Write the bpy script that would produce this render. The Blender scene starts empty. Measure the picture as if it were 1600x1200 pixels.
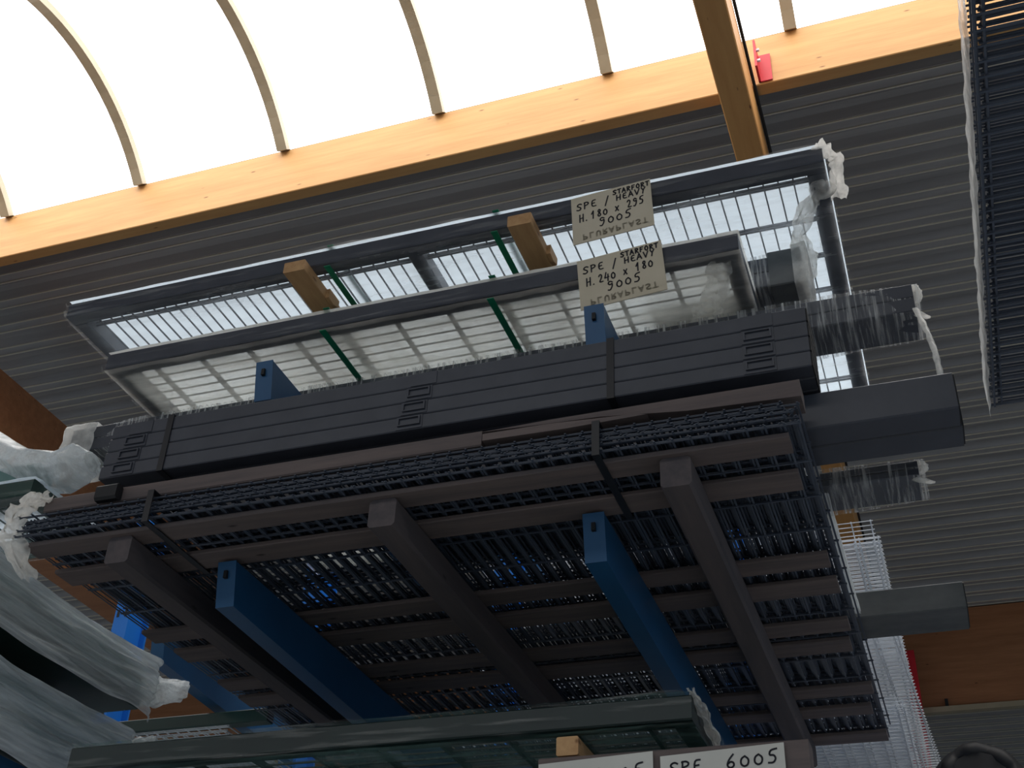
import bpy, math, random
from mathutils import Matrix, Vector, noise
random.seed(7)
scene = bpy.context.scene
col = scene.collection

# ------------------------------------------------------------------ camera
def camera_matrix(loc, heading, elev, roll):
    h, e, r = (math.radians(a) for a in (heading, elev, roll))
    fwd = Vector((math.sin(h)*math.cos(e), math.cos(h)*math.cos(e), math.sin(e)))
    right = Vector((math.cos(h), -math.sin(h), 0)); up = right.cross(fwd)
    r2 = math.cos(r)*right + math.sin(r)*up
    u2 = -math.sin(r)*right + math.cos(r)*up
    m = Matrix((r2, u2, -fwd)).transposed().to_4x4()
    m.translation = loc
    return m
cd = bpy.data.cameras.new('camera'); cd.sensor_width = 36; cd.lens = 1937.26/1600*36
cd.clip_start = .05; cd.clip_end = 200
cam = bpy.data.objects.new('camera', cd); col.objects.link(cam)
cam.matrix_world = camera_matrix(Vector((0, 0, 1.6)), -20.7, 34.81, 2.66)
scene.camera = cam

# ------------------------------------------------------------------ world and exposure
SKYLIGHT = 4.0          # radiance of the daylit vault panels
AMBIENT = .38           # dim daylight of the open hall around
w = bpy.data.worlds.new('world'); scene.world = w; w.use_nodes = True
w.node_tree.nodes['Background'].inputs[0].default_value = (.64, .82, 1.0, 1)
w.node_tree.nodes['Background'].inputs[1].default_value = AMBIENT
vs = scene.view_settings
vs.view_transform = 'Standard'; vs.look = 'None'; vs.gamma = 1; vs.exposure = 0
vs.use_curve_mapping = False

# ------------------------------------------------------------------ materials
MATS = {}
def srgb(r, g, b):
    f = lambda c: ((c/255+.055)/1.055)**2.4 if c > 10 else c/255/12.92
    return (f(r), f(g), f(b), 1)
class NT:
    def __init__(s, name):
        s.m = bpy.data.materials.new(name); s.m.use_nodes = True
        s.t = s.m.node_tree; s.t.nodes.clear(); MATS[name] = s.m
        s.out = s.n('ShaderNodeOutputMaterial')
    def n(s, typ, **kw):
        nd = s.t.nodes.new(typ)
        for k, v in kw.items():
            if k.startswith('i_'):
                nd.inputs[k[2:].replace('_', ' ')].default_value = v
            else: setattr(nd, k, v)
        return nd
    def l(s, a, b): s.t.links.new(a, b)
def ramp(t, c0, p0, c1, p1):
    r = t.n('ShaderNodeValToRGB'); e = r.color_ramp.elements
    e[0].position, e[0].color, e[1].position, e[1].color = p0, c0, p1, c1
    return r
def noise_tex(t, scale_xyz, scale=1., detail=4., rough=.6):
    tc = t.n('ShaderNodeTexCoord'); mp = t.n('ShaderNodeMapping'); mp.inputs['Scale'].default_value = scale_xyz
    oi = t.n('ShaderNodeObjectInfo'); ad = t.n('ShaderNodeVectorMath', operation='ADD')
    cx = t.n('ShaderNodeCombineXYZ'); mu = t.n('ShaderNodeMath', operation='MULTIPLY'); mu.inputs[1].default_value = 37.
    t.l(oi.outputs['Random'], mu.inputs[0])
    for i in range(3): t.l(mu.outputs[0], cx.inputs[i])
    t.l(tc.outputs['Object'], mp.inputs[0]); t.l(mp.outputs[0], ad.inputs[0]); t.l(cx.outputs[0], ad.inputs[1])
    nz = t.n('ShaderNodeTexNoise'); nz.inputs['Scale'].default_value = scale
    nz.inputs['Detail'].default_value = detail; nz.inputs['Roughness'].default_value = rough
    t.l(ad.outputs[0], nz.inputs['Vector'])
    return nz
def paint(name, c0, c1, scale=(6, 6, 6), rough=.5, metal=0., bump=0.):
    t = NT(name); nz = noise_tex(t, scale); r = ramp(t, c0, .35, c1, .65); t.l(nz.outputs['Fac'], r.inputs[0])
    b = t.n('ShaderNodeBsdfPrincipled'); b.inputs['Roughness'].default_value = rough; b.inputs['Metallic'].default_value = metal
    t.l(r.outputs[0], b.inputs['Base Color'])
    if bump:
        bp = t.n('ShaderNodeBump'); bp.inputs['Strength'].default_value = bump; bp.inputs['Distance'].default_value = .01
        t.l(nz.outputs['Fac'], bp.inputs['Height']); t.l(bp.outputs[0], b.inputs['Normal'])
    t.l(b.outputs[0], t.out.inputs[0])
def wood(name, c0, c1, knot, scale, lam=None, rough=.6):
    t = NT(name); nz = noise_tex(t, scale, 1., 6., .65); r = ramp(t, c0, .3, c1, .7); t.l(nz.outputs['Fac'], r.inputs[0])
    ks = tuple(min(s, 9)*.55 + 1.2 for s in scale)
    tc = t.n('ShaderNodeTexCoord'); mp = t.n('ShaderNodeMapping'); mp.inputs['Scale'].default_value = ks
    vo = t.n('ShaderNodeTexVoronoi'); vo.inputs['Scale'].default_value = 1.6; t.l(tc.outputs['Object'], mp.inputs[0]); t.l(mp.outputs[0], vo.inputs['Vector'])
    kr = ramp(t, (1, 1, 1, 1), .03, (0, 0, 0, 1), .085); t.l(vo.outputs['Distance'], kr.inputs[0])
    mx = t.n('ShaderNodeMixRGB'); mx.inputs[2].default_value = knot; t.l(kr.outputs[0], mx.inputs[0]); t.l(r.outputs[0], mx.inputs[1])
    last = mx.outputs[0]
    if lam:                                              # glued lamella lines across the beam's depth
        sx = t.n('ShaderNodeSeparateXYZ'); t.l(tc.outputs['Object'], sx.inputs[0])
        a = t.n('ShaderNodeMath', operation='MULTIPLY'); a.inputs[1].default_value = 1/lam; t.l(sx.outputs[2], a.inputs[0])
        f = t.n('ShaderNodeMath', operation='FRACT'); t.l(a.outputs[0], f.inputs[0])
        lr = ramp(t, (.8, .8, .8, 1), .0, (1, 1, 1, 1), .06); t.l(f.outputs[0], lr.inputs[0])
        m2 = t.n('ShaderNodeMixRGB', blend_type='MULTIPLY'); m2.inputs[0].default_value = 1
        t.l(last, m2.inputs[1]); t.l(lr.outputs[0], m2.inputs[2]); last = m2.outputs[0]
    b = t.n('ShaderNodeBsdfPrincipled'); b.inputs['Roughness'].default_value = rough
    t.l(last, b.inputs['Base Color']); t.l(b.outputs[0], t.out.inputs[0])
def film(name, c, lo, hi, scale, p0=.35, p1=.7, transl=.5, rough=.25, bump=.5):
    """thin polythene: clear where smooth, milky along folds"""
    t = NT(name); nz = noise_tex(t, scale, 1., 5., .6)
    r = ramp(t, (lo, lo, lo, 1), p0, (hi, hi, hi, 1), p1); t.l(nz.outputs['Fac'], r.inputs[0])
    tr = t.n('ShaderNodeBsdfTransparent'); tl = t.n('ShaderNodeBsdfTranslucent'); tl.inputs['Color'].default_value = c
    b = t.n('ShaderNodeBsdfPrincipled'); b.inputs['Base Color'].default_value = c; b.inputs['Roughness'].default_value = rough
    bp = t.n('ShaderNodeBump'); bp.inputs['Strength'].default_value = bump; bp.inputs['Distance'].default_value = .02
    t.l(nz.outputs['Fac'], bp.inputs['Height']); t.l(bp.outputs[0], b.inputs['Normal'])
    m1 = t.n('ShaderNodeMixShader'); m1.inputs[0].default_value = 1-transl; t.l(tl.outputs[0], m1.inputs[1]); t.l(b.outputs[0], m1.inputs[2])
    m2 = t.n('ShaderNodeMixShader'); t.l(r.outputs[0], m2.inputs[0]); t.l(tr.outputs[0], m2.inputs[1]); t.l(m1.outputs[0], m2.inputs[2])
    t.l(m2.outputs[0], t.out.inputs[0])

wood('glulam_x', srgb(190, 140, 84), srgb(206, 160, 102), srgb(126, 78, 40), (1.2, 14, 14), lam=.042)
wood('glulam_y', srgb(196, 138, 76), srgb(214, 158, 94), srgb(112, 62, 28), (14, 1.2, 14), lam=.042)
wood('timber_dark_x', srgb(150, 98, 62), srgb(176, 120, 80), srgb(70, 38, 22), (1.2, 12, 12), lam=.042)
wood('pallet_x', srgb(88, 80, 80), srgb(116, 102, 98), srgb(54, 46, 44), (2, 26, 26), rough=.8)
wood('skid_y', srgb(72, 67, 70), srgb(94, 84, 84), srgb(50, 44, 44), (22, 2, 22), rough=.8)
wood('spacer_y', srgb(176, 132, 88), srgb(206, 164, 116), srgb(120, 76, 44), (20, 2, 20), rough=.7)
paint('black_coat', srgb(60, 63, 72), srgb(68, 71, 80), (8, 8, 8), .42)
paint('black_wire', srgb(66, 74, 88), srgb(78, 86, 100), (8, 8, 8), .38)
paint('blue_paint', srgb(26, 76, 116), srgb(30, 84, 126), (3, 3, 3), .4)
paint('blue_lit', srgb(30, 120, 215), srgb(34, 128, 224), (3, 3, 3), .4)  # brighter copy of the arm blue; light on the columns put into colour
paint('green_coat', srgb(20, 52, 48), srgb(26, 62, 56), (4, 4, 4), .4)
paint('grey_coat', srgb(72, 76, 78), srgb(96, 98, 98), (5, 9, 9), .5)
paint('galvanised', srgb(215, 220, 226), srgb(236, 240, 244), (12, 12, 12), .35, .1)
paint('deck_grey', srgb(142, 140, 140), srgb(158, 156, 156), (.6, 8, 8), .42)
paint('deck_lit_edge', srgb(196, 190, 176), srgb(208, 200, 184), (3, 3, 3), .4)  # light on the deck rib edges, put into the colour
paint('rib_beige', srgb(160, 148, 124), srgb(172, 160, 136), (3, 3, 3), .5)
paint('red_paint', srgb(190, 30, 42), srgb(205, 38, 50), (3, 3, 3), .45)
paint('concrete', srgb(164, 168, 170), srgb(184, 188, 190), (.5, .5, .5), .85)
paint('wall_panel', srgb(120, 122, 124), srgb(136, 138, 140), (.4, .4, 3), .7)
paint('cardboard', srgb(196, 184, 160), srgb(206, 194, 172), (4, 4, 4), .8)
paint('paper_white', srgb(206, 204, 196), srgb(214, 212, 204), (4, 4, 4), .8)
paint('ink', srgb(22, 22, 34), srgb(26, 26, 40), (4, 4, 4), .6)
paint('faint_print', srgb(158, 148, 128), srgb(164, 154, 134), (4, 4, 4), .8)
paint('strap_green', srgb(10, 120, 84), srgb(14, 132, 94), (4, 4, 4), .4)
paint('strap_black', srgb(24, 25, 30), srgb(30, 31, 36), (4, 4, 4), .45)
paint('green_dark', srgb(12, 30, 30), srgb(18, 38, 36), (4, 4, 4), .45)
paint('sea_green', srgb(92, 128, 124), srgb(108, 142, 138), (4, 4, 4), .4)
paint('rubber', srgb(18, 18, 20), srgb(28, 28, 31), (9, 9, 9), .6)
film('film_gate_cool', (.76, .89, 1, 1), .82, .95, (2.5, 7, 7), transl=.97)
film('film_gate_warm', (1, .97, .90, 1), .78, 1.0, (3, 9, 9), .3, .7, transl=.97)
film('film_clear', (.95, .97, 1, 1), .10, .36, (3, 14, 14), .42, .72, transl=.8)
film('film_warm_under', (1, .97, .90, 1), .34, .8, (3, 9, 9), .36, .68, transl=.9)
film('film_bar', (1, .98, .93, 1), .0, .4, (2.2, 40, 40), .54, .8, transl=.5, rough=.4)
film('film_profile', (.95, .95, .93, 1), .05, .75, (95, 4, 4), .47, .72, transl=.3, rough=.25)
film('film_milky', (.97, 1, 1, 1), .5, 1.0, (22, 1.3, 22), .38, .62, transl=.25, rough=.2, bump=.7)
film('film_crumple', (1, .98, .93, 1), .55, .95, (14, 14, 14), .35, .6, transl=.55)
film('film_dark', (.36, .62, .58, 1), .08, .55, (3, 9, 9), .42, .74, transl=.4, rough=.35)
t = NT('skylight_panel')
em = t.n('ShaderNodeEmission'); em.inputs[0].default_value = (1, .99, .975, 1); em.inputs[1].default_value = SKYLIGHT
t.l(em.outputs[0], t.out.inputs[0])

# ------------------------------------------------------------------ mesh helpers
class MB:
    def __init__(s): s.v = []; s.f = []
    def box(s, x0, x1, y0, y1, z0, z1):
        b = len(s.v)
        s.v += [(x, y, z) for z in (z0, z1) for y in (y0, y1) for x in (x0, x1)]
        s.f += [tuple(b+i for i in q) for q in ((0, 2, 3, 1), (4, 5, 7, 6), (0, 1, 5, 4), (2, 6, 7, 3), (0, 4, 6, 2), (1, 3, 7, 5))]
        return s
    def bevel_box(s, x0, x1, y0, y1, z0, z1, c, axis=0):
        """box with chamfered long edges along axis (0 = X, 1 = Y, 2 = Z)"""
        lo, hi = [(x0, x1), (y0, y1), (z0, z1)][axis]
        (a0, a1), (b0, b1) = [p for i, p in enumerate(((x0, x1), (y0, y1), (z0, z1))) if i != axis]
        ring = [(a0+c, b0), (a1-c, b0), (a1, b0+c), (a1, b1-c), (a1-c, b1), (a0+c, b1), (a0, b1-c), (a0, b0+c)]
        def P(u, q): l = list(q); l.insert(axis, u); return tuple(l)
        b = len(s.v); s.v += [P(lo, q) for q in ring] + [P(hi, q) for q in ring]
        for i in range(8): j = (i+1) % 8; s.f.append((b+i, b+j, b+8+j, b+8+i))
        s.f += [tuple(b+7-i for i in range(8)), tuple(b+8+i for i in range(8))]
        return s
    def prism(s, poly, axis, lo, hi):
        """extrude a 2-D polygon along axis"""
        def P(u, q): l = list(q); l.insert(axis, u); return tuple(l)
        b = len(s.v); n = len(poly); s.v += [P(lo, q) for q in poly] + [P(hi, q) for q in poly]
        for i in range(n): j = (i+1) % n; s.f.append((b+i, b+j, b+n+j, b+n+i))
        s.f += [tuple(b+n-1-i for i in range(n)), tuple(b+n+i for i in range(n))]
        return s
    def grid(s, fn, nu, nv, closed=False):
        b = len(s.v)
        for i in range(nu+1):
            for j in range(nv+(0 if closed else 1)): s.v.append(tuple(fn(i/nu, j/nv)))
        m = nv if closed else nv+1
        for i in range(nu):
            for j in range(nv):
                k = (j+1) % m
                s.f.append((b+i*m+j, b+i*m+k, b+(i+1)*m+k, b+(i+1)*m+j))
        return s
    def tube(s, pts, rad, n=8):
        pts = [Vector(p) for p in pts]; b = len(s.v)
        for i, p in enumerate(pts):
            d = (pts[min(i+1, len(pts)-1)]-pts[max(i-1, 0)]).normalized()
            u = d.cross(Vector((.13, .21, 1))).normalized(); v = d.cross(u)
            r = rad[i] if isinstance(rad, (list, tuple)) else rad
            s.v += [tuple(p+r*(math.cos(2*math.pi*k/n)*u+math.sin(2*math.pi*k/n)*v)) for k in range(n)]
        for i in range(len(pts)-1):
            for k in range(n):
                j = (k+1) % n; s.f.append((b+i*n+k, b+i*n+j, b+(i+1)*n+j, b+(i+1)*n+k))
        s.f += [tuple(b+n-1-k for k in range(n)), tuple(b+(len(pts)-1)*n+k for k in range(n))]
        return s
    def build(s, name, mat, parent=None, origin=None, smooth=False):
        """links the shapes as one mesh object; coordinates are world metres"""
        if origin is None:
            xs, ys, zs = zip(*s.v); origin = ((min(xs)+max(xs))/2, (min(ys)+max(ys))/2, min(zs))
        o = Vector(origin)
        me = bpy.data.meshes.new(name); me.from_pydata([tuple(Vector(p)-o) for p in s.v], [], s.f); me.update()
        me.materials.append(MATS[mat])
        if smooth: me.polygons.foreach_set('use_smooth', [True]*len(me.polygons))
        ob = bpy.data.objects.new(name, me); col.objects.link(ob)
        if parent is not None:
            ob.parent = parent; ob.location = o - world_of(parent)
        else: ob.location = o
        return ob
def world_of(o):
    p = Vector(o.location)
    while o.parent is not None: o = o.parent; p = p + Vector(o.location)
    return p
def tag(o, label, cat, group=None):
    o['label'] = label; o['category'] = cat
    if group: o['group'] = group
    return o
def thing(name, label, cat, loc, group=None):
    o = bpy.data.objects.new(name, None); col.objects.link(o); o.location = loc; o.empty_display_size = .1
    return tag(o, label, cat, group)
def struct(name, mb, mat, parent=None, smooth=False):
    o = mb.build(name, mat, parent, smooth=smooth)
    if parent is None: o['kind'] = 'structure'
    return o
def nz(x, y, z): return noise.noise(Vector((x, y, z)))
def shell(mb, x0, x1, y0, y1, z0, z1, amp=.01, axis=0, nu=40, freq=8., taper=(0, 0)):
    """crumpled film sleeve around a box, run along axis; taper pinches the ends"""
    lo, hi = [(x0, x1), (y0, y1), (z0, z1)][axis]
    (a0, a1), (b0, b1) = [p for i, p in enumerate(((x0, x1), (y0, y1), (z0, z1))) if i != axis]
    ac, bc, ah, bh = (a0+a1)/2, (b0+b1)/2, (a1-a0)/2, (b1-b0)/2
    nv = 28
    def fn(u, v):
        t = v*4; k = int(t) % 4; f = t-int(t)
        q = [(-1+2*f, -1), (1, -1+2*f), (1-2*f, 1), (-1, 1-2*f)][k]
        p = lo+(hi-lo)*u
        sc = 1.
        if taper[0] and u < .12: sc = 1-taper[0]*(1-u/.12)**1.5
        if taper[1] and u > .88: sc = 1-taper[1]*((u-.88)/.12)**1.5
        d = amp*(.35+nz(p*freq*.35, q[0]*2.3+7, q[1]*2.3+lo*3)+.6*nz(p*freq, q[0]*5, q[1]*5+3))
        a = ac+(ah+d)*q[0]*sc; b = bc+(bh+d)*q[1]*sc
        l = [a, b]; l.insert(axis, p); return l
    return mb.grid(fn, nu, nv, closed=True)

# ------------------------------------------------------------------ the hall
BY0, BY1, BZ0, BZ1 = 6.19, 6.30, 8.46, 8.955       # eaves beam below the skylight
struct('floor', MB().box(-30, 22, -16, 34, -.1, 0), 'concrete')
struct('wall_back', MB().box(-30, 22, 33.8, 34, 0, 9.2), 'wall_panel')
def deck(name, y0, y1, z=8.97):
    """trapezoidal steel deck, ribs along X"""
    pitch = .332; m = MB(); prof = []; y = y0
    while y < y1:
        prof += [(y, 0), (y+.10, .0), (y+.135, .075), (y+.195, .075), (y+.205, .066), (y+.215, .075), (y+.285, .075), (y+.318, .0)]
        y += pitch
    prof.append((y, 0))
    b = len(m.v)
    for (yy, zz) in prof: m.v += [(-26, yy, z+zz), (16, yy, z+zz)]
    for i in range(len(prof)-1): m.f.append((b+2*i, b+2*i+1, b+2*i+3, b+2*i+2))
    o = struct(name, m, 'deck_grey')
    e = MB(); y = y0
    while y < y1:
        for dy in (.0, .105): e.box(-26, 16, y+dy-.006, y+dy+.006, z-.012, z-.001)  # paler strips painting the light caught along the rib edges
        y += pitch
    e.build('lit_edges', 'deck_lit_edge', o)['kind'] = 'stuff'
    return o
deck('ceiling', 6.20, 16.6)
deck('ceiling', 17.0, 33.6)
deck('ceiling', -6.7, 3.3)
deck('ceiling', -15.8, -9.6)
struct('roof_cover', MB().box(-26, 16, 6.2, 33.8, 9.10, 9.2), 'deck_grey')
struct('roof_cover', MB().box(-26, 16, -6.78, 3.66, 9.10, 9.2), 'deck_grey')
struct('roof_cover', MB().box(-26, 16, -15.8, -9.34, 9.10, 9.2), 'deck_grey')
o = MB().bevel_box(-26, 16, BY0, BY1, BZ0, BZ1, .006, 0).build('timber_beam', 'glulam_x')
tag(o, 'long pale glued timber beam along the foot of the white skylight', 'beam')
o = MB().bevel_box(-26, 16, 3.58, 3.69, BZ0, BZ1, .006, 0).build('timber_beam', 'glulam_x')
tag(o, 'glued timber beam overhead, carrying the near side of the skylight', 'beam')
g = thing('timber_girder', 'glued timber girder crossing under the pale beam towards the camera', 'beam', (-.71, 5, 8.06))
MB().bevel_box(-.81, -.61, -15, 16.6, 8.06, 8.45, .008, 1).build('girder_beam', 'glulam_y', g)
MB().tube([(-.595, -15, 8.43), (-.595, 16.5, 8.43)], .012).build('conduit', 'rubber', g)
o = MB().box(-8.44, -8.2, -15, 16.45, 7.0, 8.44).build('timber_girder', 'timber_dark_x')
tag(o, 'deep reddish timber girder at the left edge, behind the wrapped loads', 'beam')
b2 = thing('deep_girder', 'deep reddish timber girder far behind the rack, at the right edge', 'beam', (-2, 16.7, 7.55))
MB().bevel_box(-26, 16, 16.62, 16.86, 7.62, 8.96, .01, 0).build('girder_beam', 'timber_dark_x', b2)
MB().box(-26, 16, 16.50, 16.60, 7.50, 7.57).build('rail', 'rib_beige', b2)
for x in range(-12, 8, 2): MB().box(x-.02, x+.02, 16.53, 16.62, 7.57, 7.68).build('rail_bracket', 'rubber', b2)
def red_plate(x, y0, y1, z0, z1, label):
    r = thing('steel_bracket', label, 'bracket', (x, y0, z0))
    MB().box(x-.008, x+.008, y0, y1, z0, z1).build('plate', 'red_paint', r)
    MB().box(x-.008, x+.09, y1-.012, y1, z0, z1).build('flange', 'red_paint', r)
    for k in (.3, .7): MB().tube([(x+.008, y0+.03, z0+(z1-z0)*k), (x+.03, y0+.03, z0+(z1-z0)*k)], .014, 6).build('bolt', 'galvanised', r)
red_plate(-.555, 6.02, 6.185, 8.47, 8.74, 'small bright red steel plate where the girder meets the pale beam')
rb = thing('steel_column', 'dark red steel post in front of the far timber girder', 'column', (-.41, 16.2, 0))
MB().box(-.52, -.30, 16.2, 16.42, 0, 8.25).build('post', 'red_paint', rb)
MB().prism([(16.0, 7.0), (16.2, 7.0), (16.2, 7.6)], 0, -.45, -.37).build('gusset', 'red_paint', rb)

# barrel skylights: panels between ribs; the second, unseen behind the camera, is added as fill light
HALF, RISE = 1.25, .54
R0 = (HALF**2+RISE**2)/(2*RISE); ZC = BZ1+RISE-R0; A0 = math.asin(HALF/R0)
NA = 20
xs = [-5.81+1.378*k for k in range(-14, 16)]
pane0 = rib0 = None
for wi, YC in ((1, 4.94), (2, -8.06)):
    def arc(a, r): return (YC+r*math.sin(a), ZC+r*math.cos(a))
    sk = bpy.data.objects.new('window_or_added_fill_%d' % wi, None); col.objects.link(sk); sk.location = (-3, YC, BZ1); sk['kind'] = 'structure'
    for i, x in enumerate(xs):
        if pane0 is None:
            m = MB(); m.grid(lambda u, v: (x+.03+1.318*v, *arc(-A0+2*A0*u, R0)), NA, 1)
            pane0 = m.build('pane', 'skylight_panel', sk, origin=(x, YC, BZ1))
            m = MB()
            for k in range(NA):
                a, b = -A0+2*A0*k/NA, -A0+2*A0*(k+1)/NA
                m.prism([arc(a, R0-.07), arc(b, R0-.07), arc(b, R0+.02), arc(a, R0+.02)], 0, x-.045, x+.045)
            rib0 = m.build('rib', 'rib_beige', sk, origin=(x, YC, BZ1))
            continue
        for src in (pane0, rib0):
            if src is pane0 and i == len(xs)-1: continue
            c = src.copy(); col.objects.link(c); c.parent = sk; c.location = Vector((x, YC, BZ1)) - sk.location

# ------------------------------------------------------------------ cantilever rack
RACK = thing('cantilever_rack', 'blue steel cantilever rack carrying the loads in the middle', 'rack', (-2, 5.5, 0))
SLOT = []
def column(x, z1):
    c = MB()
    c.box(x-.05, x+.05, 5.50, 5.515, 0, z1); c.box(x-.05, x+.05, 5.685, 5.70, 0, z1); c.box(x-.012, x+.012, 5.515, 5.685, 0, z1)
    p = c.build('column', 'blue_lit', RACK)
    z = 2.9
    while z < z1-.1:
        for dx in (.018, -.034):
            if not SLOT: SLOT.append(MB().box(x+dx, x+dx+.016, 5.497, 5.503, z, z+.045).build('slot', 'rubber', p)); continue
            c = SLOT[0].copy(); col.objects.link(c); c.parent = p; c.location = Vector((x+dx+.008, 5.5, z)) - world_of(p)
        z += .2
    return p
for x in (-.90, -2.08, -3.2, -4.42, 1.25): column(x, 5.2)
for z in (.1, 2.2): MB().box(-5, 2, 5.56, 5.62, z, z+.09).build('brace', 'blue_lit', RACK)
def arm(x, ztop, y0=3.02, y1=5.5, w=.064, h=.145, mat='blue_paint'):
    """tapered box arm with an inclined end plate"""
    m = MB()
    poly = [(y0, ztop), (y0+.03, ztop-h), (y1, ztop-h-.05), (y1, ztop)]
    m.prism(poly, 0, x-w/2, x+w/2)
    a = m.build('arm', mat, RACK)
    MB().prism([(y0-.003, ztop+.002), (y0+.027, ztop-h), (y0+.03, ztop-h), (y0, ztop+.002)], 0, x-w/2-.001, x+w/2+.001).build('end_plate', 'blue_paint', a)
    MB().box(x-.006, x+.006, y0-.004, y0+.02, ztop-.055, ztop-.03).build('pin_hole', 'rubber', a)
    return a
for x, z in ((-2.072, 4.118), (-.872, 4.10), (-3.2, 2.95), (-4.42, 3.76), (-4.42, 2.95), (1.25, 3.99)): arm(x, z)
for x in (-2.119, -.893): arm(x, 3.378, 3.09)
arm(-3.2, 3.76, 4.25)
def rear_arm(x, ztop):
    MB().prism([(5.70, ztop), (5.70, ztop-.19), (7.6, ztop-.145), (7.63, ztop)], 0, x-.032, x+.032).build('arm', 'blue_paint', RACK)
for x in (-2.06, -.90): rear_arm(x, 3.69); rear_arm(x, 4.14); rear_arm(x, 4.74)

# ------------------------------------------------------------------ mesh panels
def panel_mesh(name, sx, sy, mat, wd=.005, axis=1, pitch=.05, cross=.2, q=.0016, e=.0046):
    """double-wire mat: thin wires every pitch along Y, paired wires every cross along X (or swapped)"""
    m = MB(); r = wd/2
    if axis == 1:
        n = round(sx/pitch)
        for i in range(n+1): x = i*pitch; m.box(x-r, x+r, -.012, sy+.012, -q, q)
        n = round(sy/cross)
        for i in range(n+1):
            y = i*cross
            m.box(-.006, sx+.006, y-.003, y+.003, q, e); m.box(-.006, sx+.006, y-.003, y+.003, -e, -q)
    else:
        n = round(sy/pitch)
        for i in range(n+1): y = i*pitch; m.box(-.012, sx+.012, y-r, y+r, -q, q)
        n = round(sx/cross)
        for i in range(n+1):
            x = i*cross
            m.box(x-.003, x+.003, -.006, sy+.006, q, e); m.box(x-.003, x+.003, -.006, sy+.006, -e, -q)
    me = bpy.data.meshes.new(name); me.from_pydata(m.v, [], m.f); me.materials.append(MATS[mat]); me.update()
    return me
def stack(me, n, x0, y0, z0, dz, label, group, jx=.025, jy=.03, rot=.004, seed=1):
    rnd = random.Random(seed); out = []
    for k in range(n):
        o = bpy.data.objects.new('mesh_panel', me); col.objects.link(o)
        o.location = (x0+(jx if k % 2 else 0)+rnd.uniform(-.006, .006), y0+rnd.uniform(-jy, jy)*.5, z0+.005+k*dz)
        o.rotation_euler.z = rnd.uniform(-rot, rot)
        l = label
        if k == 0: l = label + ', lowest of the stack'
        elif k == n-1: l = label + ', topmost of the stack'
        else: l = label + ', between lowest and topmost'
        tag(o, l, 'mesh panel', group); out.append(o)
    return out
dark = panel_mesh('fence_mesh', 2.45, 2.5, 'black_wire', wd=.006, q=.0009, e=.0024)
ds = stack(dark, 15, -2.735, 2.825, 3.406, .0050, 'black wire mesh fence panel on the pallet under the tubes', 'black mesh panels on the pallet')
for i, o in enumerate(ds):
    o.location.x += (.0, .012, -.011, .006, -.004)[i % 5]
    if i < 3: o.location.y = 2.81+.012*i
    if i == 14: o.location.y = 2.812
rightm = panel_mesh('fence_mesh', 2.0, 2.5, 'black_wire', axis=0)
stack(rightm, 9, .315, 1.32, 4.0, .0095, 'black wire mesh fence panel overhead at the right edge', 'black mesh panels at the right edge', rot=.003, seed=4)
galv = panel_mesh('fence_mesh', 2.2, 2.2, 'galvanised', axis=0, cross=.1)
stack(galv, 5, -2.42, 5.80, 3.70, .012, 'shiny galvanised mesh panel behind the rack, low stack at lower right', 'galvanised panels, low stack', seed=5)
st = stack(galv, 6, -2.40, 6.05, 4.15, .012, 'shiny galvanised mesh panel behind the rack, middle stack beside red post', 'galvanised panels, middle stack', seed=6)
st[0].rotation_euler.z = -.05; st[1].rotation_euler.z = -.03
st = stack(galv, 7, -2.43, 6.22, 4.75, .012, 'shiny galvanised mesh panel behind the rack, high stack above grey tube', 'galvanised panels, high stack', seed=7)
st[-1].location.y -= .16
galv2 = panel_mesh('fence_mesh', .8, 1.0, 'galvanised')
stack(galv2, 20, -3.60, 4.30, 2.952, .0185, 'small galvanised mesh panel in the block at lower left', 'galvanised panels at lower left', jx=.0, jy=.004, seed=8, rot=.001)

# pale strip standing in for the lit side of the right-hand stack
m = MB(); m.grid(lambda u, v: (.298-.006*nz(u*40, v*3, 1), 1.32+2.55*u, 3.995+.15*v+.006*nz(u*30, v*4, 9)), 120, 4)
e = m.build('lit_side', 'film_crumple'); tag(e, 'pale crumpled strip standing in for the lit side of the right-hand mesh stack', 'film')

# ------------------------------------------------------------------ pallet under the black panels
P = thing('pallet', 'large brown timber pallet carrying the black mesh panels', 'pallet', (-1.5, 4, 3.2))
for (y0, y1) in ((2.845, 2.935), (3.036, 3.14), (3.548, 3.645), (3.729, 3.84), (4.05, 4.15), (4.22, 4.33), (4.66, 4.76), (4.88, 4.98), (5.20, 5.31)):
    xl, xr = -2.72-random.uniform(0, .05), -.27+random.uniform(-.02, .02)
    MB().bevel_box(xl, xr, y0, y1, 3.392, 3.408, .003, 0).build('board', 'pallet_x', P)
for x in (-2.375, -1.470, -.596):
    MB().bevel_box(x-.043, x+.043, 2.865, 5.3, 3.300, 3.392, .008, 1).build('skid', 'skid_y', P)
def strap_around(name, mat, x, y0, y1, z0, z1, w, parent=None, th=.003):
    m = MB(); a, b = x-w/2, x+w/2
    m.box(a, b, y0-th, y0, z0-th, z1+th); m.box(a, b, y1, y1+th, z0-th, z1+th)
    m.box(a, b, y0, y1, z0-th, z0); m.box(a, b, y0, y1, z1, z1+th)
    return m.build(name, mat, parent)
for x, lab in ((-.80, 'black strap round the mesh pallet, beside the right skid'), (-2.24, 'black strap round the mesh pallet, beside the left skid')):
    tag(strap_around('strap', 'strap_black', x, 2.79, 3.16, 3.389, 3.495, .022), lab, 'strap')

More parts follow.
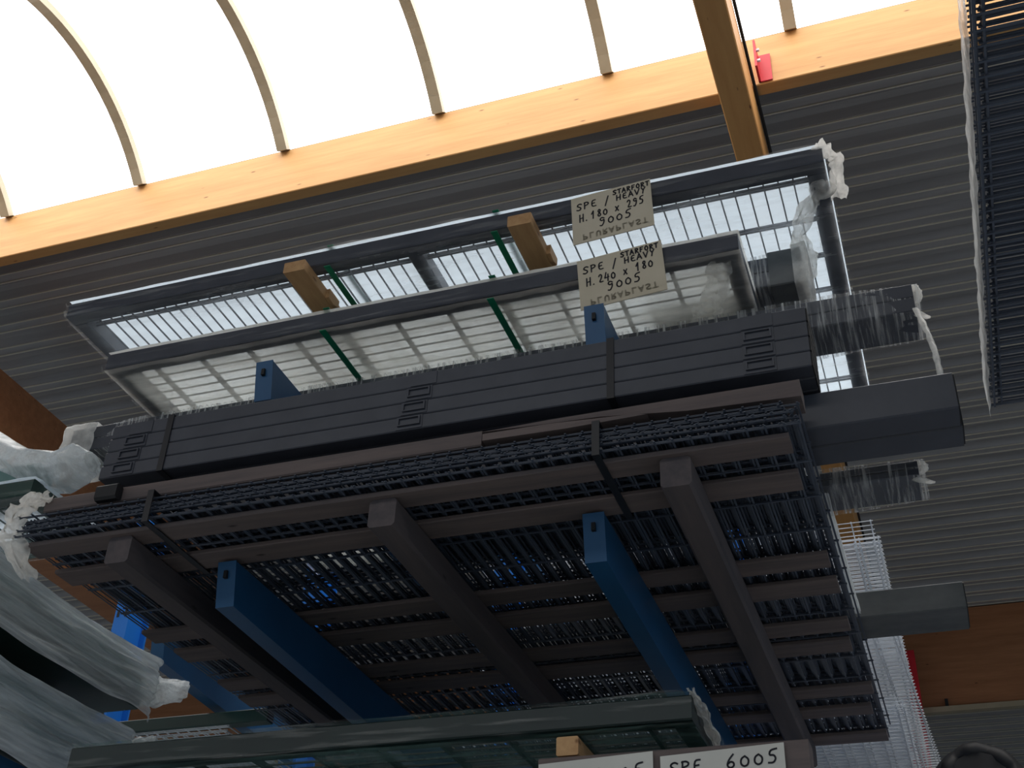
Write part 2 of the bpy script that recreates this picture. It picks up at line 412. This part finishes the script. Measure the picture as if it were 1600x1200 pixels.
# dunnage planks on the panels
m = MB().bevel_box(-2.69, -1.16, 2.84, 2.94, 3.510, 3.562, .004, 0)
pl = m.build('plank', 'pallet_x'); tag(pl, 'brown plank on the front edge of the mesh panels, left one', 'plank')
sp = thing('split_plank', 'split brown plank with a pale splinter on the mesh panels', 'plank', (-.7, 2.9, 3.51))
MB().prism([(-1.17, 3.556), (-.95, 3.562), (-.24, 3.566), (-.24, 3.512), (-.55, 3.520), (-.80, 3.545), (-1.02, 3.551)], 1, 2.84, 2.93).build('board', 'pallet_x', sp)
MB().prism([(-1.15, 3.512), (-1.15, 3.535), (-.95, 3.535), (-.70, 3.523), (-.66, 3.516), (-.9, 3.510)], 1, 2.82, 2.90).build('splinter', 'pallet_x', sp)
tag(MB().bevel_box(-2.47, -2.39, 2.805, 2.838, 3.505, 3.56, .008, 0).build('spacer_block', 'rubber'), 'small black block clipped on the left plank', 'block')

# big tubes lying on the panels
def hollow_tube(mb, x0, x1, y0, y1, z0, z1, t=.004):
    mb.bevel_box(x0, x1, y0, y1, z0, z1, .005, 0)
    return mb
def box_tube(name, label, cat, x0, x1, y0, y1, z0, z1, mat, group=None, cap=True):
    r = thing(name, label, cat, ((x0+x1)/2, y0, z0), group)
    MB().bevel_box(x0, x1, y0, y1, z0, z1, .004, 0).build('tube', mat, r)
    if cap: MB().bevel_box(x1, x1+.004, y0+.004, y1-.004, z0+.004, z1-.004, .003, 0).build('end_cap', 'rubber', r)
    return r
box_tube('post_tube', 'thick black square tube jutting out right of the mesh panels, front one', 'tube', -2.3, .157, 3.0, 3.10, 3.505, 3.622, 'black_coat', 'thick black tubes on the panels')
box_tube('post_tube', 'thick black square tube jutting out right of the mesh panels, rear one', 'tube', -2.3, .162, 3.104, 3.21, 3.505, 3.622, 'black_coat', 'thick black tubes on the panels')
box_tube('grey_tube', 'wide grey tube jutting out right, low beside the galvanised panels', 'tube', -1.6, .12, 4.3, 4.50, 3.505, 3.605, 'grey_coat')

# front bundle: four rows of posts with latch plates
row = .0522
ROWN = ['top row', 'second row', 'third row', 'bottom row']
DEPN = ['front', 'middle', 'rear']
for d in range(3):
    for k in range(4):
        z1 = 3.842-k*row
        x0 = -2.525-.004*k
        y0 = 2.88+.062*d
        r = thing('fence_post', 'black rectangular fence post in the strapped bundle, %s, %s one' % (ROWN[k], DEPN[d]), 'post', (-1.4, y0, z1-row), 'black posts in the strapped bundle')
        MB().bevel_box(x0, -.205, y0, y0+.06, z1-row+.001, z1-.0005, .003, 0).build('tube', 'black_coat', r)
        MB().box(-.205, -.201, y0+.004, y0+.056, z1-row+.004, z1-.004).build('end_cap', 'rubber', r)
        if d == 0:
            for bx in ((-2.45, -2.375), (-1.42, -1.345), (-.385, -.305)):
                a, b = bx; a -= .012*k*(bx[0] < -1); b -= .012*k*(bx[0] < -1)
                p = MB().box(a-.006, b+.006, y0-.0025, y0, z1-row+.004, z1-.003).build('latch_plate', 'black_coat', r)
                m = MB()
                m.box(a, b, y0-.009, y0-.002, z1-.012, z1-.008); m.box(a, a+.005, y0-.009, y0-.002, z1-.034, z1-.012); m.box(b-.005, b, y0-.009, y0-.002, z1-.034, z1-.012)
                m.box(a, b, y0-.009, y0-.002, z1-.038, z1-.034)
                if k: m.build('latch_loop', 'black_coat', p)
for x, lab in ((-2.30, 'dark strap round the post bundle, near its left end'), (-.78, 'dark strap round the post bundle, near its right end')):
    tag(strap_around('strap', 'strap_black', x, 2.878, 3.066, 3.631, 3.8435, .022), lab, 'strap')

# ------------------------------------------------------------------ film-wrapped profiles
def wrapped_profile(name, label, x0, x1, y0, y1, z0, z1, tail=True, mat='black_coat', fm='film_profile'):
    r = thing(name, label, 'profile', ((x0+x1)/2, y0, z0))
    zm = (z0+z1)/2
    p = MB().bevel_box(x0+.02, x1-.02, y0+.006, y1-.006, z0+.006, zm-.001, .003, 0).bevel_box(x0+.02, x1-.02, y0+.006, y1-.006, zm+.001, z1-.006, .003, 0)
    p.build('profile_bars', mat, r)
    shell(MB(), x0, x1, y0, y1, z0, z1, .004, 0, 110, 22, (.25, .12)).build('stretch_film', fm, r, smooth=True)
    if tail:
        def fn(u, v):
            a = 2*math.pi*v
            k = .012+.008*nz(u*9, math.cos(a)*2, math.sin(a)*2)
            return (x1-.012+.03*math.sin(u*7)*u+k*math.cos(a)*1.2, y0+.03+k*math.sin(a), z1-(z1-z0+.01)*u)
        MB().grid(fn, 24, 8, closed=True).build('film_end', 'film_crumple', r, smooth=True)
    return r
wp = wrapped_profile('wrapped_profile', 'long black profile in streaky stretch film on the upper blue arms', -3.17, .127, 3.36, 3.54, 4.12, 4.242)
shell(MB(), -3.195, -3.02, 3.345, 3.555, 4.105, 4.240, .008, 0, 20, 26, (.55, 0)).build('film_end', 'film_crumple', wp, smooth=True)
def tailfn(u, v):
    a = 2*math.pi*v; k = .007+.004*nz(u*14, math.cos(a), math.sin(a)*2)
    x = .105+.016*math.sin(u*3.0)+.022*u; z = 4.12-.50*u; y = 3.35-.24*u
    return (x+k*math.cos(a)*1.3, y+k*math.sin(a), z)
MB().grid(tailfn, 40, 8, closed=True).build('film_tail', 'film_crumple', wp, smooth=True)
wrapped_profile('wrapped_profile', 'short film-wrapped profile jutting out under the thick black tubes', -1.6, .05, 3.33, 3.50, 3.50, 3.562)
wb = wrapped_profile('wrapped_profile', 'film-wrapped black profile between the two wrapped gates', -.80, -.25, 3.38, 3.56, 4.345, 4.485, tail=False)
for k, x in enumerate((-2.0, -1.13)): tag(MB().bevel_box(x-.15, x+.15, 4.1, 4.25, 4.350, 4.486, .004, 0).build('packing_block', 'spacer_y'), 'timber packing block between the two wrapped gates, %s one' % ('left', 'right')[k], 'timber')
MB().bevel_box(-.345, -.232, 3.374, 3.566, 4.338, 4.492, .004, 0).build('grey_sleeve', 'grey_coat', wb)
shell(MB(), -.262, -.205, 3.37, 3.57, 4.335, 4.495, .010, 0, 14, 30, (0, .6)).build('film_end', 'film_crumple', wb, smooth=True)
fs = shell(MB(), -.256, -.240, 3.36, 4.25, 3.50, 3.520, .003, 1, 50, 14).build('edge_bar', 'film_milky', smooth=True)
tag(fs, 'pale film-wrapped bar along the right edge of the mesh panels', 'bar')

# ------------------------------------------------------------------ gates wrapped in film
def gate(name, label, x0, x1, y0, y1, z0, z1, mat, top, bot, wires=1, divider=None, straps=(), bw=.06, cross=.2, barfilm='film_bar'):
    g = thing(name, label, 'gate', ((x0+x1)/2, y0, z0))
    MB().bevel_box(x0, x1, y0, y0+bw, z0, z1, .004, 0).build('frame_bar', mat, g)
    MB().bevel_box(x0, x1, y1-bw, y1, z0, z1, .004, 0).build('frame_bar', mat, g)
    MB().bevel_box(x0, x0+bw, y0+bw, y1-bw, z0, z1, .004, 1).build('frame_bar', mat, g)
    MB().bevel_box(x1-bw, x1, y0+bw, y1-bw, z0, z1, .004, 1).build('frame_bar', mat, g)
    if divider is not None: MB().bevel_box(divider-.028, divider+.028, y0+bw, y1-bw, z0+.004, z1-.004, .004, 1).build('divider_bar', mat, g)
    m = MB(); zc = (z0+z1)/2
    if wires == 1:
        x = x0+bw+.03
        while x < x1-bw: m.box(x-.0025, x+.0025, y0+bw, y1-bw, zc-.0025, zc+.0025); x += .05
        y = y0+bw+.05
        while y < y1-bw: m.box(x0+bw, x1-bw, y-.005, y+.003, zc+.0025, zc+.0085); m.box(x0+bw, x1-bw, y-.003, y+.005, zc-.0085, zc-.0025); y += cross
    else:
        y = y0+bw+.03
        while y < y1-bw: m.box(x0+bw, x1-bw, y-.0025, y+.0025, zc-.0025, zc+.0025); y += .05
        x = x0+bw+.1
        while x < x1-bw: m.box(x-.006, x+.006, y0+bw, y1-bw, zc-.009, zc+.009); x += cross
    m.build('mesh_infill', mat, g)
    nu = int((x1-x0)*26); s = x0*3.1
    def sheet(z, amp):
        return lambda u, v: (x0-.004+(x1-x0+.008)*u, y0+(y1-y0)*v, z+amp*(nz(u*9+s, v*7, 3)+.5*nz(u*30+s, v*16, 8)))
    MB().grid(sheet(z1+.010, .006), nu, 40).build('film_top', top, g, smooth=True)
    MB().grid(sheet(z0-.008, .005), nu, 40).build('film_bottom', bot, g, smooth=True)
    shell(MB(), x0-.004, x1+.004, y0-.006, y0+bw+.004, z0-.006, z1+.006, .007, 0, nu, 14).build('bar_film', barfilm, g, smooth=True)
    shell(MB(), x0-.012, x0+bw+.004, y0-.004, y1, z0-.006, z1+.006, .008, 1, 50, 16).build('end_film', barfilm, g, smooth=True)
    shell(MB(), x1-bw-.004, x1+.008, y0-.004, y1, z0-.006, z1+.006, .006, 1, 50, 16).build('end_film', barfilm, g, smooth=True)
    for x in straps:
        m = MB(); a, b = x-.012, x+.012
        m.box(a, b, y0-.002, y1+.01, z0-.017, z0-.014); m.box(a, b, y1+.01, y1+.013, z0-.017, z1+.021); m.box(a, b, y0-.002, y1+.01, z1+.018, z1+.021)
        m.build('strap', 'strap_green', g)
    return g
GA = gate('wrapped_gate', 'upper black mesh gate, wrapped in bluish film above the other', -3.05, -.10, 3.045, 4.845, 4.552, 4.618, 'black_coat', 'film_gate_cool', 'film_clear', 1, -1.575, (-1.90, -1.245))
GB = gate('wrapped_gate', 'lower black mesh gate, shorter, in warm milky film', -2.80, -.40, 3.06, 4.86, 4.262, 4.328, 'black_coat', 'film_gate_warm', 'film_warm_under', 2, None, (-1.885, -1.25))
# torn film gathered at the right end of the upper gate
def ribbon(name, mat, pts, w, parent, seed, n=40, amp=.02):
    pts = [Vector(p) for p in pts]
    def at(u):
        t = u*(len(pts)-1); i = min(int(t), len(pts)-2); return pts[i].lerp(pts[i+1], t-i)
    def fn(u, v):
        p = at(u); d = (at(min(u+.02, 1))-at(max(u-.02, 0))).normalized(); sdir = d.cross(Vector((0, 0, 1))).normalized()
        ww = w*(.7+.8*abs(nz(u*6, seed, 0)))
        q = p+sdir*(v-.5)*ww
        return q+Vector((amp*nz(u*9, v*4, seed), amp*nz(u*8, v*5, seed+4), amp*1.2*nz(u*12, v*6, seed+9)))
    return MB().grid(fn, n, 10).build(name, mat, parent, smooth=True)
ribbon('torn_film', 'film_crumple', [(-.12, 3.03, 4.61), (-.06, 3.10, 4.60), (-.08, 3.25, 4.56)], .06, GA, 1.3, amp=.012)
ribbon('torn_film', 'film_crumple', [(-.10, 3.14, 4.545), (-.17, 3.22, 4.540), (-.23, 3.36, 4.538), (-.22, 3.5, 4.538), (-.24, 3.62, 4.54)], .075, GA, 5.1)
ribbon('torn_film', 'film_crumple', [(-.47, 3.10, 4.252), (-.50, 3.22, 4.25), (-.56, 3.34, 4.25), (-.62, 3.44, 4.25)], .10, GB, 9.7, amp=.01)
for x, lab in ((-2.0, 'pale timber spacer under the upper gate, left one'), (-1.13, 'pale timber spacer under the upper gate, right one by the sign')):
    s = thing('timber_spacer', lab, 'timber', (x, 3.0, 4.486))
    MB().bevel_box(x-.043, x+.043, 2.985, 4.80, 4.488, 4.536, .003, 1).build('batten', 'spacer_y', s)
    MB().prism([(3.16, 4.49), (3.2, 4.485), (3.24, 4.50), (3.24, 4.53), (3.16, 4.53)], 0, x+.043, x+.058).build('splinter', 'spacer_y', s)
# third gate below and its timber
GC = gate('wrapped_gate', 'green mesh gate in dull film along the bottom of the photo', -2.52, -.62, 3.05, 4.85, 2.722, 2.788, 'green_dark', 'film_dark', 'film_dark', 2, None, (), barfilm='film_bar')
ribbon('torn_film', 'film_crumple', [(-.62, 3.05, 2.80), (-.60, 3.12, 2.765), (-.60, 3.25, 2.73), (-.60, 3.4, 2.72)], .03, GC, 3.3, amp=.012)
tag(MB().bevel_box(-.985, -.925, 3.06, 3.6, 2.656, 2.706, .003, 1).build('timber_spacer', 'spacer_y'), 'small timber block end under the green gate, above the paper signs', 'timber')
tag(MB().bevel_box(-1.03, -.335, 3.05, 3.13, 2.545, 2.65, .004, 0).build('plank', 'pallet_x'), 'brown plank behind the two white paper signs at the bottom', 'plank')
for k, z in enumerate((2.50, 2.44)):
    m = MB().bevel_box(-2.6, -.5, 3.16, 5.1, z, z+.05, .004, 0)
    tag(m.build('panel_pack', 'green_coat'), 'dark green panel pack under the bottom gate, %s one' % ('upper', 'lower')[k], 'panel')
for x in (-2.072, -.872): arm(x, 2.43)

# ------------------------------------------------------------------ signs
GL = {
 'S': [[(.9, .85), (.6, 1), (.25, .9), (.15, .7), (.45, .52), (.75, .38), (.72, .12), (.4, 0), (.05, .12)]],
 'P': [[(.15, 0), (.2, 1)], [(.1, .92), (.5, 1), (.85, .82), (.75, .58), (.2, .48)]],
 'E': [[(.8, .95), (.2, .98), (.15, 0), (.85, .04)], [(.17, .5), (.65, .53)]],
 '/': [[(.1, -.15), (.6, 1.1)]],
 'T': [[(0, .95), (.95, 1)], [(.5, .97), (.45, 0)]],
 'A': [[(0, 0), (.45, 1), (.85, 0)], [(.15, .35), (.75, .38)]],
 'R': [[(.15, 0), (.2, 1)], [(.1, .92), (.55, 1), (.8, .8), (.65, .58), (.2, .5), (.85, 0)]],
 'F': [[(.85, .98), (.2, .96), (.15, 0)], [(.17, .5), (.65, .53)]],
 'O': [[(.5, 1), (.15, .8), (.1, .3), (.4, 0), (.75, .15), (.85, .65), (.5, 1)]],
 'H': [[(.12, 0), (.17, 1)], [(.78, 0), (.85, 1)], [(.12, .48), (.82, .52)]],
 'V': [[(.05, 1), (.4, 0), (.9, 1)]],
 'Y': [[(.1, 1), (.45, .5), (.85, 1)], [(.45, .5), (.3, -.1)]],
 'L': [[(.2, 1), (.15, 0), (.8, .02)]],
 'U': [[(.15, 1), (.15, .25), (.4, 0), (.7, .1), (.82, .4), (.82, 1)]],
 '.': [[(.2, 0), (.28, .05)]],
 'x': [[(.1, .05), (.75, .65)], [(.15, .65), (.7, 0)]],
 '0': [[(.5, .75), (.15, .6), (.1, .2), (.4, 0), (.75, .1), (.85, .5), (.5, .75)]],
 '1': [[(.1, .6), (.5, 1), (.4, 0)]],
 '2': [[(.1, .75), (.35, 1), (.7, .85), (.6, .5), (.1, 0), (.9, .04)]],
 '4': [[(.35, 1), (.05, .35), (.85, .4)], [(.7, .75), (.6, -.1)]],
 '5': [[(.9, 1), (.3, .95), (.2, .55), (.6, .6), (.8, .3), (.55, 0), (.1, .05)]],
 '6': [[(.7, 1), (.25, .6), (.1, .2), (.4, 0), (.75, .15), (.7, .42), (.4, .5), (.15, .3)]],
 '8': [[(.5, .52), (.2, .75), (.45, 1), (.75, .82), (.5, .52), (.12, .25), (.4, 0), (.8, .18), (.5, .52)]],
 '9': [[(.75, .8), (.4, 1), (.12, .75), (.4, .5), (.75, .7), (.7, .3), (.4, -.1), (.1, 0)]],
 ' ': []}
def write(mb, text, x, z, h, w, org, ux, uz, nrm, th, slope=0., flip=False):
    """pen strokes as thin ribbons on a board; (x, z) in board metres"""
    for i, ch in enumerate(text):
        for st in GL[ch]:
            p2 = []
            for j in range(len(st)-1):                      # smooth the stroke a little
                for q in range(3):
                    f = q/3; p2.append((st[j][0]*(1-f)+st[j+1][0]*f, st[j][1]*(1-f)+st[j+1][1]*f))
            p2.append(st[-1])
            if len(st) > 3:
                for _ in range(2): p2 = [p2[0]]+[tuple((p2[k-1][c]+2*p2[k][c]+p2[k+1][c])/4 for c in (0, 1)) for k in range(1, len(p2)-1)]+[p2[-1]]
            P3 = []
            for (a, b) in p2:
                if flip: b = 1-b
                xx = x+(i+a*.82)*w; zz = z+b*h+slope*(xx-x)
                P3.append((xx, zz))
            for j in range(len(P3)-1):
                (xa, za), (xb, zb) = P3[j], P3[j+1]
                dx, dz = xb-xa, zb-za; L = math.hypot(dx, dz) or 1e-6
                ex, ez = dx/L*th*.3, dz/L*th*.3; nx, nzz = -dz/L*th/2, dx/L*th/2
                b0 = len(mb.v)
                for (sx, sz) in ((xa-ex+nx, za-ez+nzz), (xb+ex+nx, zb+ez+nzz), (xb+ex-nx, zb+ez-nzz), (xa-ex-nx, za-ez-nzz)):
                    mb.v.append(tuple(org+ux*sx+uz*sz+nrm*.0012))
                mb.f.append((b0+3, b0+2, b0+1, b0))
    return mb
def sign(label, bl, br, tl, mat, lines, prints, thick=.003):
    org, ux, uz = Vector(bl), Vector(br)-Vector(bl), Vector(tl)-Vector(bl)
    W, H = ux.length, uz.length; ux.normalize(); uz.normalize(); n = ux.cross(uz).normalized()
    s = thing('sign_board', label, 'sign', bl)
    m = MB(); b = 0
    NXs = 8
    def P(i, dpt): f = i/NXs; return org+ux*W*f
    for dpt in (0, -thick):
        for i in range(NXs+1):
            bow = .004*math.sin(math.pi*i/NXs)
            m.v.append(tuple(org+ux*W*i/NXs+n*(dpt-.0*bow))); m.v.append(tuple(org+ux*W*i/NXs+uz*H+n*dpt))
    k = 2*(NXs+1)
    for i in range(NXs):
        a = 2*i
        m.f += [(a, a+2, a+3, a+1), (k+a, k+a+1, k+a+3, k+a+2), (a, k+a, k+a+2, a+2), (a+1, a+3, k+a+3, k+a+1)]
    m.f += [(0, 1, k+1, k), (2*NXs, k+2*NXs, k+2*NXs+1, 2*NXs+1)]
    m.build('board', mat, s)
    t = MB()
    for (txt, x, z, h, w, slope) in lines: write(t, txt, x, z, h, w, org, ux, uz, n, .0046, slope)
    t.build('handwriting', 'ink', s)
    if prints:
        t = MB()
        for (txt, x, z, h, w, slope) in prints: write(t, txt, x, z, h, w, org, ux, uz, n, .0055, slope, True)
        t.build('faint_lettering', 'faint_print', s)
    return s
def gate_sign(label, bl, br, tl, dims):
    sign(label, bl, br, tl, 'cardboard',
         [('SPE', .018, .148, .030, .026, .05), ('/', .118, .145, .034, .03, 0), ('STARFORT', .150, .180, .020, .0165, .02),
          ('HEAVY', .160, .150, .024, .022, .05), (dims, .026, .093, .034, .0212, .07), ('9005', .095, .056, .036, .030, .05)],
         [('PLURAPLAST', .035, .012, .022, .0232, .03)])
gate_sign('cardboard sign reading H. 180 x 295 on the upper gate', (-.947, 3.030, 4.386), (-.665, 3.028, 4.404), (-.957, 3.028, 4.598), 'H.180 x 295')
gate_sign('cardboard sign reading H.240 x 180 on the lower gate', (-.922, 3.042, 4.108), (-.633, 3.040, 4.130), (-.937, 3.040, 4.318), 'H.240 x 180')
sign('white paper sign reading SPE 6005 at the bottom edge', (-.703, 3.040, 2.44), (-.393, 3.040, 2.453), (-.703, 3.038, 2.628), 'paper_white',
     [('SPE', .022, .138, .030, .030, .02), ('6005', .165, .138, .034, .034, .02)], None)
sign('white paper sign reading 9005 at the bottom edge, left of the other', (-1.025, 3.040, 2.44), (-.722, 3.040, 2.453), (-1.025, 3.038, 2.630), 'paper_white',
     [('9005', .150, .128, .034, .034, .02)], None)

# ------------------------------------------------------------------ left-hand bay: wrapped loads
def load(label, x0, x1, y0, y1, z0, z1, tail, seed):
    r = thing('wrapped_load', label, 'load', ((x0+x1)/2, y0, z0))
    n = max(2, int((z1-z0)/.06)); h = (z1-z0-.03)/n
    for k in range(n):
        MB().bevel_box(x0+.05, x1-.035-.012*(k % 2), y0+.03, y1-.06, z0+.002+k*h, z0+.002+(k+1)*h-.006, .004, 1).build('panel', 'green_coat' if k == 0 else 'sea_green', r)
    def fn(u, v):
        # v runs from the top of the load over the right edge and down the side; u runs back along the load
        y = y0-.03+(y1-y0+.05)*u
        fold = .016*nz(u*2.2+seed, v*9, seed)+.011*nz(u*4, v*26+seed, 2)+.006*nz(u*7, v*60, seed+5)
        sag = .03*math.sin(u*math.pi)
        if v < .45: x = x0+.4+(x1-x0-.4)*v/.45; z = z1+.004+abs(fold)-sag*(v/.45)**3; x += 0
        else:
            f = (v-.45)/.55; x = x1+.012+fold*1.6; z = z1-(z1-z0+.02+.03*nz(u*5, seed, 1))*f-sag*(1-.4*f)
        if u > .93:                                     # closed round the far end
            q = (u-.93)/.07; x -= .05*q*q
        return (x, y, z)
    MB().grid(fn, 50, 90).build('film_wrap', 'film_milky', r, smooth=True)
    def tl(u, v):
        a = 2*math.pi*v; rr = (.085*(1-u)+.05*u)*(1+.5*nz(u*4, math.cos(a)*2+seed, math.sin(a)*2))
        p = Vector((x1-.10, y1-.04, (z0+z1)/2-.02)).lerp(Vector(tail), u)
        return (p.x+rr*math.cos(a)*.5, p.y+rr*.3*math.sin(a), p.z+rr*math.sin(a))
    MB().grid(tl, 16, 28, closed=True).build('film_tail', 'film_milky', r, smooth=True)
    return r
load('pale film-wrapped load at left, upper of two by the blue column', -5.2, -3.10, 2.95, 4.20, 3.35, 3.575, (-3.02, 4.26, 3.46), 1.7)
load('pale film-wrapped load at lower left corner, lower of two', -5.2, -3.10, 2.95, 4.12, 2.965, 3.25, (-3.06, 4.16, 3.20), 6.2)
for x in (-4.4, -3.6): tag(MB().bevel_box(x-.04, x+.04, 3.0, 4.1, 3.275, 3.345, .004, 1).build('timber_spacer', 'spacer_y'), 'timber spacer between the two left loads, %s one' % ('outer' if x < -4 else 'inner'), 'timber')
# loose film sleeve higher up
sl = thing('film_sleeve', 'loose white film sleeve over green tubes at left, above the loads', 'film', (-3.4, 3.3, 3.77))
path = [(-4.2, 3.30, 4.28), (-3.75, 3.30, 4.21), (-3.42, 3.30, 4.12), (-3.22, 3.28, 4.01), (-3.06, 3.27, 3.97), (-2.97, 3.26, 3.985), (-2.92, 3.26, 3.985)]
rad = [.13, .12, .10, .085, .075, .07, .04]
def slf(u, v):
    t = u*(len(path)-1); i = min(int(t), len(path)-2); f = t-i
    p = Vector(path[i]).lerp(Vector(path[i+1]), f); r0 = rad[i]*(1-f)+rad[i+1]*f
    a = 2*math.pi*v; r0 *= 1+.22*nz(u*3, math.cos(a)*2.2, math.sin(a)*2.2)+.10*nz(u*5, math.cos(a)*7, math.sin(a)*7)
    return (p.x, p.y+r0*1.3*math.cos(a), p.z+r0*.9*math.sin(a))
MB().grid(slf, 60, 48, closed=True).build('sleeve', 'film_milky', sl, smooth=True)
MB().bevel_box(-5.0, -3.16, 3.24, 3.34, 3.93, 4.02, .01, 0).build('green_tube', 'sea_green', sl)
gate('wrapped_gate', 'green mesh gate in film at left edge, below the white sleeve', -5.4, -3.02, 3.10, 3.55, 3.775, 3.84, 'green_coat', 'film_gate_cool', 'film_clear', 1)
cf = ribbon('film_scrap', 'film_crumple', [(-2.66, 2.83, 3.555), (-2.72, 2.80, 3.53), (-2.755, 2.795, 3.48), (-2.76, 2.81, 3.40), (-2.77, 2.95, 3.33)], .09, None, 2.2, amp=.02)
tag(cf, 'crumpled white film scrap over the left corner of the mesh panels', 'film')
for k, (y, z) in enumerate(((4.75, 3.50), (4.95, 3.42), (5.2, 3.50))):
    box_tube('green_tube', 'dark green tube behind the left loads, %s' % ('front one', 'middle one', 'rear one')[k], 'tube', -5.5, -2.9+.1*k, y, y+.06, z, z+.06, 'green_coat', 'green tubes behind the loads')

# ------------------------------------------------------------------ dark rolls at the lower right corner
for x in (-.90, 1.25): rear_arm(x, 3.34)
tag(MB().bevel_box(-1.0, 1.4, 6.75, 7.25, 3.342, 3.388, .004, 0).build('plank', 'pallet_x'), 'plank below the dark rolls at the lower right corner', 'plank')
for k, (x, y, z, rr) in enumerate(((.10, 7.0, 3.655, .21), (.62, 7.0, 3.65, .20))):
    r = thing('cable_roll', 'dark rounded roll at the lower right corner, %s one' % ('left', 'right')[k], 'roll', (x, y, z))
    m = MB()
    for j in range(5):
        ry = y-.16+.08*j
        pts = [(x+(rr-.02*abs(j-2))*math.cos(2*math.pi*a/24), ry+.02*math.sin(a*1.7), z+(rr-.02*abs(j-2))*math.sin(2*math.pi*a/24)) for a in range(25)]
        m.tube(pts, .045, 7)
    m.build('coil', 'rubber', r, smooth=True)
    MB().tube([(x, y-.2, z), (x, y+.2, z)], rr-.06, 16).build('core', 'rubber', r)
